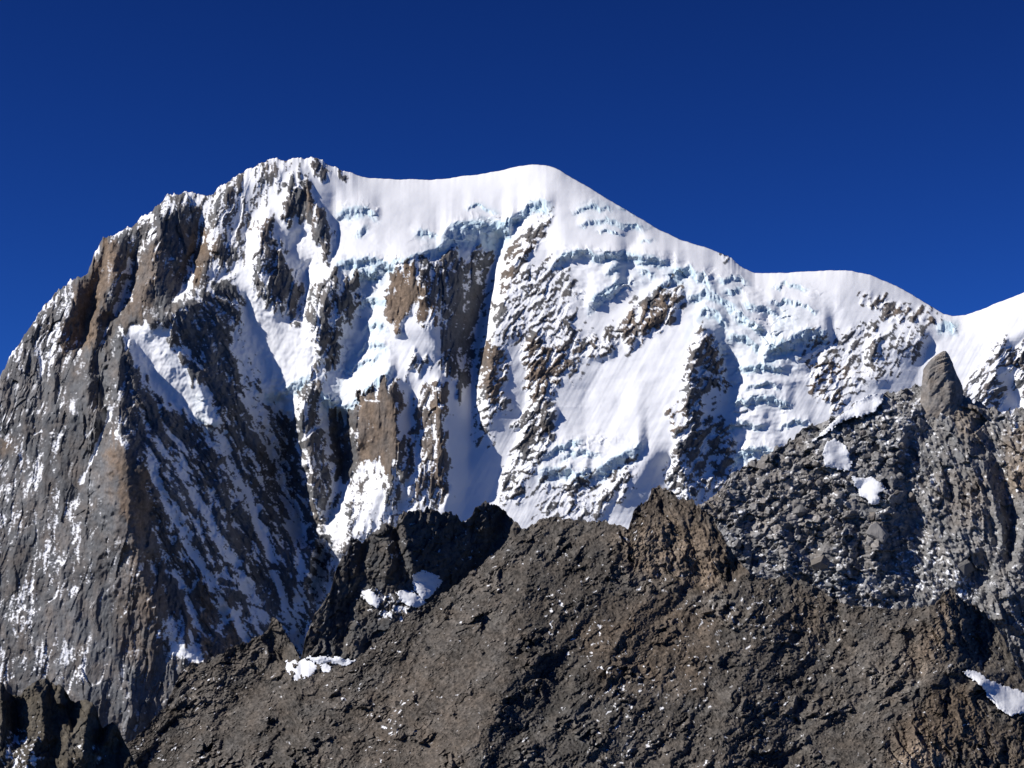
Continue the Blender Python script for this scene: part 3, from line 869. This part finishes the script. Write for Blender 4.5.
for s, a in (("350,590 385,588 420,610 410,630 380,620", .35), ("330,560 350,600 330,640 310,640", .06), ("380,545 400,545 402,560 384,560", .25), ("480,580 450,560 470,540 490,555", .10), ("300,600 320,600 312,640 304,640", .2)):
    C_.poly(s, a, 6)
_, dv = CR.grad(blur(det, 1))
pu = uniformize(fbm(wx / 6, wy / 6, 5, 860, .65), 0.28)
snow = smooth(np.clip(C_.f, 0, 1) - pu + .15 * np.tanh(dv * 1.2) - .05, -.06, .06)
brown = np.clip(.3 + fbm(U / 16, V / 20, 4, 870) * .7, 0, 1)
val = np.clip(1 + .5 * fbm(U / 30, V / 30, 3, 875) + .35 * fbm(U / 4, V / 6, 3, 876), .4, 1.8)
MAT_CRG = rock_snow_material("crag_rock", ((0.052, 0.053, 0.055), (0.105, 0.104, 0.101)), ((0.066, 0.052, 0.040), (0.125, 0.10, 0.074)), D_CRG / F, 0.35, 0.4)
o = CR.build("dark_crag", MAT_CRG, {'snow': snow, 'brown': brown, 'value': val, 'ice': snow * 0}, back=20, run=10, fall=1.2)
tag(o, "jagged blackish rock crag with a shaded wall rising behind the scree hill", "crag", kind="structure")

# ------------------------------------------------------------------ 4  scree hill in the foreground
D_HIL = 800.0
HIL_TOP = ("-120,880 0,835 60,790 100,764 118,748 135,738 150,722 165,706 173,690 180,672 190,664 205,662 215,656 232,648 250,640 262,634 268,629 272,620 275,617 279,622 284,630 290,640 297,652 301,660 318,664 335,664 352,662 "
           "362,654 378,640 392,626 410,614 430,602 452,588 466,576 480,566 496,552 508,542 518,532 530,526 540,519 552,517 570,519 590,521 605,521 618,526 628,528 634,512 640,504 648,498 653,488 660,486 668,489 676,496 684,500 "
           "692,500 700,507 708,513 714,520 720,532 728,546 738,560 748,572 756,576 766,580 780,577 795,578 806,582 815,586 826,594 840,602 855,606 870,606 885,609 900,610 915,607 930,606 938,602 944,592 950,588 956,594 966,602 976,607 "
           "986,614 995,626 1004,638 1010,652 1018,668 1026,684 1050,704 1090,716 1140,708 1200,722 1260,740")
HL = Sheet(HIL_TOP, -110, 1240, 850, D_HIL, 0.62,
           lambda u: fbm(u / 5, u * 0 + 8.2, 4, 901, 0.65) * 3.2 + (hash01(np.floor(u / 3.1).astype(int), np.floor(u / 3.1).astype(int), 6) - .5) * 2.2 * np.interp(u, [600, 630, 700, 760], [1, 1.6, 1.6, 1]))
U, V = HL.U, HL.V
HIL_LINES = [
    "555,520,0 530,600,40 500,680,62 470,780,80 450,860,86", "440,600,-40 380,700,-30 330,800,-20", "290,650,-96 200,720,-110 120,800,-120", "275,620,-80 272,640,-86", "60,795,-140 110,757,-128 150,717,-116 200,657,-104 250,638,-98",
    "610,600,36 610,700,58 610,820,72", "622,534,44 650,536,48 690,516,60 718,540,46", "618,562,22 650,574,18 690,580,18 735,572,20", "655,490,30 660,500,34", "705,530,56 720,560,46",
    "760,600,34 740,680,54 720,780,74", "800,590,20 830,640,6 800,720,24 780,800,40", "880,612,20 870,680,30 840,780,46",
    "944,594,50 940,640,56 915,720,66 890,800,76", "952,594,48 958,640,40 966,668,34", "985,616,-10 1000,648,-8 1012,675,0", "972,645,16 988,668,10",
    "965,680,44 985,700,46 985,760,60", "1000,720,30 1030,760,40", "1024,690,2 1060,740,6", "930,700,64 945,740,72",
]
base = np.interp(V, [480, 600, 720, 860], [170, 0, -160, -330])
rel = relief(HIL_LINES, -120, 1250, 475, 870, U, V, reach=110, soften=14)
wx, wy = U + fbm(U / 18, V / 18, 3, 911) * 8, V + fbm(U / 18, V / 18, 3, 921) * 8
al, ac = .8 * wx - .6 * wy, .6 * wx + .8 * wy
cl0 = np.clip(smooth(20 - (V - np.interp(U, HL.u, HL.vt)), 0, 12), 0, 1)
rough = Field(wx, wy, 1.0)
for s, a in (("320,740 400,660 480,620 520,640 500,720 430,790 330,800", .42), ("140,760 250,690 330,680 300,740 200,800", .6), ("570,620 660,590 720,620 700,690 600,690", .62), ("780,740 900,670 940,720 860,800", .7)):
    rough.poly(s, a, 22)
ux, vx = U + fbm(U / 22, V / 22, 2, 912) * 5, V + fbm(U / 22, V / 22, 2, 922) * 5
bl, bc = .8 * ux - .6 * vx, .6 * ux + .8 * vx
big = smooth(fbm(al / 34, ac / 20, 3, 931), -.15, .35)              # outcrops between finer scree
fa, ea, ra = facet(bl / 13, bc / 7.5, 930, 1.0, 1.3)
fb, eb, r_b = facet(bl / 6.0, bc / 3.6, 940, 1.0, 1.4)
fc, ec, rc = facet(bl / 2.9, bc / 2.1, 950, 1.0, 1.5)
fd, ed_, rd_ = facet(U / 1.7, V / 1.5, 952, 1.0, 1.4)
gul = ridged((.55 * wx - .83 * wy) / 230 + 3, (.83 * wx + .55 * wy) / 62, 3, 941, .5)       # ribs and shallow gullies running down the slope
outc = smooth(fbm(wx / 46, wy / 30, 3, 943), .12, .34) * (1 - cl0)                        # bedrock poking out of the scree
det = gul * 13.0 + outc * (facet(al / 20, ac / 12, 944, 1.2, .9)[0] * 6 + 5 + fa * 3.5 + fb * 2.5) + (fbm(al / 60, ac / 26, 3, 955) * 7 + ridged(al / 44, ac / 16, 4, 958) * 3.6 + fa * 3.6 * big + fb * 1.7 * (.15 + .85 * big)) * rough.f + fc * 1.3 * (0.2 + .8 * rough.f * (.3 + .7 * big)) + fd * .8
cl = Field(wx, wy, 0.0)                       # rock steps and pinnacles on the crest
for s, a in (("612,530 632,524 640,500 655,484 672,488 690,498 708,510 722,535 745,572 720,585 680,580 640,575 615,560", 1), ("905,640 940,600 950,590 975,605 1000,630 1015,665 985,668 960,650 940,660 910,690", 1),
             ("890,720 930,690 960,690 985,700 1000,740 1024,740 1024,800 890,800", .9), ("800,580 840,600 850,640 810,650 790,610", .7), ("262,640 275,615 290,640 288,665 262,665", .8), ("740,575 780,575 800,600 760,620", .7)):
    cl.poly(s, a, 7)
qv = U - .22 * (V - 550)
qv = qv + fbm(U / 16, V / 12, 3, 959) * 6
cliff = ridged(qv / 22, V / 70, 4, 960) * 7.5 + facet(qv / 12, V / 30, 964, 1.1, 1.5)[0] * 6.0 + facet(qv / 5.0, V / 11, 965, 1.1, 1.3)[0] * 2.4 + fb * 1.0 + fc * 1.0 + fd * .4
det = det * (1 - cl.f) + cliff * cl.f
HL.d = base - rel - det
HL.ds = blur(HL.d, 60)
C_ = Field(wx, wy, 0.02)
for s, a in (("590,650 640,660 650,720 640,780 600,780 600,700", .14), ("540,590 600,600 620,660 570,670 540,640", .12), ("370,720 400,690 420,690 400,750 370,770", .16), ("660,560 720,600 740,660 690,640 640,590", .10),
             ("720,600 780,590 800,640 740,650", .13), ("800,600 900,620 880,690 800,690", .05), ("620,530 640,520 640,535 622,540", .3), ("545,540 610,545 600,600 560,590", .07), ("470,600 500,600 480,650 460,640", .05),
             ("170,670 230,660 220,700 170,720", .08), ("115,740 160,730 220,770 120,790", .12), ("740,690 800,680 790,768 700,768", .08), ("650,660 720,650 700,768 640,768", .10), ("330,680 420,610 420,640 350,710", .05)):
    C_.poly(s, a, 12)
_, dv = HL.grad(blur(det, 1))
pu = uniformize(fbm(al / 7, ac / 4.5, 5, 970, .6), 0.27)
snow = smooth(np.clip(C_.f * .8, 0, 1) - pu + .07 * np.tanh(dv * 1.2), -.03, .03)
B = Field(wx, wy, 0.28)
for s, a in (("612,530 640,522 690,500 720,535 745,572 700,590 640,575 615,560", .85), ("690,510 720,545 715,590 690,590 680,540", 1.0), ("640,500 655,484 672,490 660,530 640,530", .8), ("910,650 940,605 950,595 950,640 925,670 905,680", .95), ("885,730 935,690 975,690 990,740 940,768 890,768", .9),
             ("930,700 960,695 975,720 960,740 935,740", 1.3), ("330,740 400,660 480,620 520,640 500,720 430,790", .5), ("570,620 660,590 720,620 700,690 600,690", .8), ("990,720 1024,730 1024,800 960,800", .75), ("790,590 830,600 820,640 780,640", .7),
             ("420,640 560,560 600,600 480,700", .35), ("500,690 620,690 620,800 500,800", .15), ("180,670 300,640 330,690 200,730", .35)):
    B.poly(s, a, 14)
brown = np.clip(B.f + fbm(U / 22, V / 16, 4, 980) * .45, 0, 1)
PV = Field(wx, wy, 1.0)
for s, a in (("612,545 650,530 690,540 700,580 640,578", 1.7), ("895,768 915,735 945,745 950,790 890,800", 2.3), ("915,670 945,610 948,640 930,670 905,690", 2.0), ("690,520 725,560 710,600 690,570", 1.5), ("560,540 620,545 620,700 500,720 520,620", .8), ("850,650 930,640 900,700 840,740", 1.25)):
    PV.poly(s, a, 12)
val = PV.f * (1 + .55 * fbm(al / 60, ac / 24, 4, 985, .6) + .22 * outc + .5 * (rc - .5) + .55 * (rd_ - .5) + .3 * (r_b - .5) + .3 * fbm(U / 3, V / 3, 3, 986))
val = np.clip(val, .3, 2.6)
MAT_HIL = rock_snow_material("scree_rock", ((0.060, 0.057, 0.052), (0.106, 0.100, 0.091)), ((0.076, 0.059, 0.043), (0.128, 0.099, 0.073)), D_HIL / F, 0.4, 0.5)
o = HL.build("scree_hill", MAT_HIL, {'snow': snow, 'brown': brown, 'value': val, 'ice': snow * 0}, back=22, run=9, fall=.8)
tag(o, "dark brown scree hill with broken rock crest across the foreground", "hill", kind="structure")

# ------------------------------------------------------------------ 5  near rock teeth, bottom left
D_TTH = 560.0
TTH_TOP = ("-120,720 -60,690 -20,684 0,682 3,682 6,690 12,694 20,697 24,690 32,683 38,680 45,679 47,675 50,683 55,685 60,684 65,690 70,699 76,702 85,699 92,702 96,707 99,719 103,729 107,725 111,722 116,724 120,733 124,741 135,762 155,800 170,840")
TT = Sheet(TTH_TOP, -90, 160, 860, D_TTH, 0.7, lambda u: fbm(u / 4, u * 0 + 5.5, 4, 1001, .6) * 2.6)
U, V = TT.U, TT.V
TTH_LINES = [
    "1,686,26 3,720,26 0,760,30", "8,692,-6 16,705,-10 14,740,-4", "34,686,26 42,700,28 44,740,26", "22,698,-4 20,715,4", "60,687,22 60,705,20", "64,695,0 71,706,-14 72,725,-10", "52,690,8 52,720,6",
    "90,706,28 86,725,28 82,760,30", "97,716,-4 103,735,-16 96,742,-10", "111,726,14 107,742,14", "119,738,-14 118,750,-12", "70,720,18 66,768,24", "54,740,4 50,790,8", "30,750,30 20,800,36",
]
base = np.interp(V, [670, 760, 860], [40, -10, -90])
rel = relief(TTH_LINES, -100, 170, 665, 865, U, V, cell=1.5, reach=36)
wx, wy = U + fbm(U / 10, V / 10, 3, 1011) * 3, V + fbm(U / 10, V / 10, 3, 1021) * 3
q = wx + .1 * (V - 720)
det = ridged(q / 20, V / 40, 3, 1030) * 3.5 + facet(q / 9, V / 16, 1040, 1, 1)[0] * 3.2 + facet(q / 4, V / 6, 1050, 1, 1)[0] * 1.7 + facet(q / 1.9, V / 2.6, 1055, 1, 1)[0] * .8
TT.d = base - rel - det
C_ = Field(wx, wy, 0.0)
for s, a in (("8,730 24,726 36,745 50,768 20,775 0,760", .38), ("30,700 40,730 50,760 40,770 24,730", .15), ("70,740 110,750 110,790 70,790", .12)):
    C_.poly(s, a, 5)
_, dv = TT.grad(blur(det, 1))
snow = smooth(C_.f - uniformize(fbm(wx / 6, wy / 6, 4, 1060, .6), .28) + .1 * np.tanh(dv * 1.2) - .03, -.05, .05)
brown = np.clip(.55 + fbm(U / 12, V / 16, 4, 1070) * .6, 0, 1)
val = np.clip(1 + .4 * fbm(U / 20, V / 24, 3, 1075) + .4 * fbm(U / 3, V / 5, 3, 1076), .4, 1.8)
MAT_TTH = rock_snow_material("teeth_rock", ((0.058, 0.056, 0.052), (0.10, 0.096, 0.086)), ((0.07, 0.056, 0.038), (0.115, 0.094, 0.064)), D_TTH / F, 0.4, 0.5)
o = TT.build("rock_teeth", MAT_TTH, {'snow': snow, 'brown': brown, 'value': val, 'ice': snow * 0}, back=18, run=6, fall=1.3)
tag(o, "cluster of dark rock teeth with black shaded sides beside the foot of the scree hill", "crag", kind="structure")

# valley floor far below, out to the horizon
ext = 30000.0
o = mesh_object("ground", np.array([(-ext, -2000, -900), (ext, -2000, -900), (ext, 2 * ext, -900), (-ext, 2 * ext, -900)]), np.array([[0, 1, 2, 3]]), MAT_HIL,
                {'snow': np.zeros(4), 'brown': np.full(4, .3), 'value': np.ones(4), 'ice': np.zeros(4)})
tag(o, "dark stony valley floor below the mountains", "ground", kind="structure")

# ------------------------------------------------------------------ 6  rock pinnacle on the ridge
def pinnacle(name, rings, sheet, d0, mat, seed, depth=.8, nring=70, nseg=72, amp=1.0):
    T = pts(rings)
    vv = np.linspace(T[0, 0], T[-1, 0], nring)
    lo, hi = np.interp(vv, T[:, 0], T[:, 1]), np.interp(vv, T[:, 0], T[:, 2])
    ang = np.linspace(0, 2 * np.pi, nseg, endpoint=False)
    sec = np.array([(1, .1), (.5, .8), (-.5, .85), (-1, .25), (-.62, -.5), (.35, -.95), (.72, -.62), (1, .1)])
    sl_ = np.concatenate([[0], np.cumsum(np.hypot(*np.diff(sec, axis=0).T))])
    tt = np.linspace(0, sl_[-1], nseg, endpoint=False)
    c, s = np.interp(tt, sl_, sec[:, 0]), np.interp(tt, sl_, sec[:, 1])
    mid, half = (lo + hi) / 2, (hi - lo) / 2
    Uq = mid[:, None] + half[:, None] * c[None]
    dq = d0 + depth * half[:, None] * s[None] - 0.15 * (vv - vv[0])[:, None]
    Vq = np.repeat(vv[:, None], nseg, 1)
    arc = np.cumsum(np.hypot(np.gradient(c), np.gradient(s)))[None, :] * half[:, None]
    n = facet(arc / 9 + seed, Vq / 22, seed, .9, 1.5)[0] * 2.0 + facet(arc / 4 - .3 * Vq / 4, Vq / 7, seed + 9, 1, .9)[0] * .9 + facet(arc / 2.2, Vq / 2.6, seed + 19, 1, 1)[0] * .5
    n = n * amp * np.minimum(1, half / 8)[:, None] * np.minimum(1, .35 + np.abs(s))[None]
    dq = dq + n * s[None]
    Uq = Uq + .4 * n * c[None]
    P = world_pos(Uq, Vq, dq, sheet.D0).reshape(-1, 3)
    idx = np.arange(nring * nseg).reshape(nring, nseg)
    nx = np.roll(idx, -1, 1)
    q = np.stack([idx[:-1], idx[1:], nx[1:], nx[:-1]], -1).reshape(-1, 4)[:, ::-1]
    k = len(P)
    v = np.clip(1.0 + .4 * fbm(Uq / 8, Vq / 10, 4, seed + 3) + .3 * fbm(Uq / 2.5, Vq / 2.5, 3, seed + 4), .5, 1.6)
    return mesh_object(name, P, q, mat, {'snow': np.zeros(k), 'brown': np.clip(.45 + fbm(Uq / 9, Vq / 12, 3, seed + 6) * .5, 0, 1), 'value': v, 'ice': np.zeros(k)})


o = pinnacle("rock_pinnacle", "351,943,946 354,938,948.5 358,932.5,950.5 363,927.5,952.5 368,923.5,954 374,922.5,956.5 380,922,959.5 386,921.5,962 392,921,963 402,920,964 414,917,965 432,913,967", RD, float(RD.depth_at(940, 404)) + 5, MAT_RDG, 1100, depth=.65, nring=120, nseg=120)
tag(o, "tall pointed grey rock pinnacle standing on top of the boulder ridge", "pinnacle")

# ------------------------------------------------------------------ 7  snow patches lying on the rock
MAT_SNOW = rock_snow_material("patch_snow", ((.1, .1, .1), (.2, .2, .2)), ((.1, .1, .1), (.2, .2, .2)), 1.0, .2, 0.0, snow_col=(0.74, 0.755, 0.78))


def snow_patch(outline, sheet, label, seed, lift=1.0, th=2.4, wob=3.0):
    P = pts(outline)
    st = .6
    gu, gv = np.arange(P[:, 0].min() - 4, P[:, 0].max() + 4, st), np.arange(P[:, 1].min() - 4, P[:, 1].max() + 4, st)
    Uq, Vq = np.meshgrid(gu, gv)
    sd = poly_sdf(P, Uq + fbm(Uq / 6, Vq / 6, 3, seed) * wob, Vq + fbm(Uq / 6, Vq / 6, 3, seed + 7) * wob)
    dome = np.where(sd < 0, 1 - np.exp(sd / 3.0), sd * -.8)
    d0 = bilinear(sheet.ds, (Uq - sheet.u[0]) / sheet.step, np.maximum(0, (Vq - np.interp(Uq, sheet.u, sheet.vt)) / (sheet.vbot - np.interp(Uq, sheet.u, sheet.vt)) * (len(sheet.t) - 1)))
    sd = sd + np.clip(fbm(Uq / 2.2, Vq / 2.0, 3, seed + 11) * 1.5, -1.4, 1.4)
    dome = np.where(sd < 0, 1 - np.exp(sd / 4.0), sd * -.8)
    d0 = .75 * blur(d0, 40) + .25 * d0
    d = d0 - lift - th * dome - fbm(Uq / 16, Vq / 8, 3, seed + 3) * 1.2
    W = world_pos(Uq, Vq, d, sheet.D0)
    h, w = Uq.shape
    idx = np.arange(h * w).reshape(h, w)
    q = np.stack([idx[:-1, :-1], idx[1:, :-1], idx[1:, 1:], idx[:-1, 1:]], -1)
    keep = (np.stack([sd[:-1, :-1], sd[1:, :-1], sd[1:, 1:], sd[:-1, 1:]], -1) < .6).all(-1)
    q = q[keep]
    used, inv = np.unique(q.ravel(), return_inverse=True)
    k = len(used)
    # closed slab: an underside sunk into the rock joins the rim
    low = world_pos(Uq, Vq, d0 + 8, sheet.D0).reshape(-1, 3)[used]
    top = inv.reshape(-1, 4)
    ed = {}
    for a, b in np.concatenate([top[:, [0, 1]], top[:, [1, 2]], top[:, [2, 3]], top[:, [3, 0]]]):
        if (b, a) in ed: del ed[(b, a)]
        else: ed[(a, b)] = 1
    side = np.array([(a + k, b + k, b, a) for a, b in ed], dtype=int).reshape(-1, 4)
    verts = np.concatenate([W.reshape(-1, 3)[used], low])
    quads = np.concatenate([top, top[:, ::-1] + k, side])
    z = np.zeros(2 * k)
    o = mesh_object("snow_patch", verts, quads, MAT_SNOW, {'snow': z + 1, 'brown': z, 'value': z + 1, 'ice': z})
    return tag(o, label, "snow patch", "snow patches on the rock ridges")


snow_patch("285,661 296,660 308,660 318,667 313,674 301,681 293,680 287,672", HL, "rounded sunlit snow patch in the notch between scree hill and dark crag", 1201)
snow_patch("320,666 326,663 331,667 330,672 322,672", HL, "tiny white snow lump just right of the rounded patch in the notch", 1202, wob=1)
snow_patch("305,657 325,656 345,658 356,661 345,666 330,663 318,664", HL, "thin bluish shaded snow strip along the foot of the dark crag", 1203, lift=1.0)
snow_patch("963,672 975,670 990,681 1006,686 1024,692 1034,697 1036,714 1024,712 1010,716 1000,709 990,700 982,686", HL, "bright snow tongue behind the orange rocks at the right edge", 1204, lift=8, th=4)
snow_patch("826,443 836,438 845,446 852,462 850,472 838,469 827,467 823,456", RD, "oval white snow patch high among the grey boulders", 1205, lift=5.0, th=2.2)
snow_patch("852,475 863,478 873,478 888,489 878,494 879,504 871,505 860,494 854,484", RD, "ragged snow patch just below the oval one on the boulder ridge", 1206, lift=5.0, th=2.2)
snow_patch("812,442 826,428 842,414 856,402 868,396 884,393 882,402 874,412 856,417 842,421 826,433", RD, "long snow apron lying along the ridge crest left of the pinnacle", 1207, lift=11, th=3)
snow_patch("396,592 404,590 416,593 426,602 418,608 408,606 400,600", CR, "small sunlit snow patch on the lower ledges of the dark crag", 1208, lift=3)
snow_patch("412,574 424,571 438,575 442,582 434,594 424,600 414,590", CR, "shaded blue snow patch under the wall of the dark crag", 1209, lift=2)
snow_patch("362,592 372,590 380,600 378,608 368,604", CR, "narrow snow patch on the left ledges of the dark crag", 1210, lift=3)

# ------------------------------------------------------------------ 8  single boulders
def boulder_mesh(seed, mat):
    r = random.Random(seed)
    bm = bmesh.new()
    for _ in range(22):
        v = Vector((r.gauss(0, 1), r.gauss(0, 1), r.gauss(0, 1))).normalized()
        m = max(abs(v.x), abs(v.y), abs(v.z))
        k = (.82 + .2 * r.random()) / m ** .75                   # between a ball and a block
        bm.verts.new((v.x * k, v.y * k * .85, v.z * k * .9))
    bmesh.ops.convex_hull(bm, input=bm.verts[:])
    bmesh.ops.delete(bm, geom=[v for v in bm.verts if not v.link_faces], context='VERTS')
    bmesh.ops.bevel(bm, geom=bm.edges[:], offset=.03, segments=1, affect='EDGES', clamp_overlap=True)
    bmesh.ops.triangulate(bm, faces=bm.faces[:])
    bmesh.ops.subdivide_edges(bm, edges=[e for e in bm.edges if e.calc_length() > .25], cuts=2, use_grid_fill=True)
    for v in bm.verts:                                           # broken, pitted faces
        v.co *= 1 + .10 * mnoise.noise(v.co * 2.3 + Vector((seed, 0, 0))) + .06 * mnoise.noise(v.co * 6 + Vector((0, seed, 0)))
    me = bpy.data.meshes.new("boulder")
    bm.to_mesh(me)
    bm.free()
    n = len(me.vertices)
    for k, v in (('snow', 0), ('brown', .1 + .4 * r.random()), ('value', .65 + .5 * r.random()), ('ice', 0)):
        me.attributes.new(k, 'FLOAT', 'POINT').data.foreach_set('value', np.full(n, v, f32))
    me.materials.append(mat)
    return me


def place_boulder(me, sheet, u, v, r_px, label, group, rnd):
    px = sheet.D0 / F
    d = float(sheet.depth_at(u, v))
    p = world_pos(np.array(u), np.array(v), np.array(d - .1 * r_px), sheet.D0)
    o = bpy.data.objects.new("boulder", me)
    o.location = p
    s = r_px * px
    o.scale = (s * rnd.uniform(.85, 1.2), s * rnd.uniform(.85, 1.2), s * rnd.uniform(.8, 1.1))
    o.rotation_euler = (rnd.uniform(0, 6.28), rnd.uniform(-.9, .9), rnd.uniform(0, 6.28))
    COL.objects.link(o)
    return tag(o, label, "boulder", group)


rr = random.Random(5)
ridge_meshes = [boulder_mesh(50 + k, MAT_RDG) for k in range(8)]
hill_meshes = [boulder_mesh(80 + k, MAT_HIL) for k in range(8)]
for u, v, r, lab in (
    (877, 533, 10, "large tan boulder at the shadowed foot of the boulder ridge's middle spur"), (820, 562, 9, "big pale grey block low on the boulder ridge above the scree crest"),
    (962, 570, 11, "huge rounded grey block below the shaded slots of the right buttress"), (799, 512, 8, "grey boulder half way down the left flank of the boulder ridge"),
    (904, 398, 5, "dark boulder perched left of the tall pinnacle"),
):
    place_boulder(rr.choice(ridge_meshes), RD, u, v, r, lab, "boulders on the grey ridge", rr)
n = 0
while n < 110:
    u, v = rr.uniform(725, 915), rr.uniform(400, 600)
    if v < np.interp(u, RD.u, RD.vt) + 6: continue
    if any((u - a) ** 2 / 300 + (v - b) ** 2 / 300 < 1 for a, b in ((838, 455), (868, 490), (850, 410))): continue
    place_boulder(rr.choice(ridge_meshes), RD, u, v, 1.6 + 4.2 * rr.random() ** 2.2, "angular grey boulder lying among the heaped boulders of the ridge", "boulders on the grey ridge", rr)
    n += 1
n = 0
while n < 130:
    u, v = rr.uniform(130, 1020), rr.uniform(530, 768)
    if v < np.interp(u, HL.u, HL.vt) + 6 or rr.random() > (1.0 if u > 480 else .35): continue
    if (u > 960 and 660 < v < 720) or (280 < u < 340 and v < 690): continue
    place_boulder(rr.choice(hill_meshes), HL, u, v, 1.2 + 2.6 * rr.random() ** 2.5, "small dark boulder lying on the foreground scree", "boulders on the scree hill", rr)
    n += 1
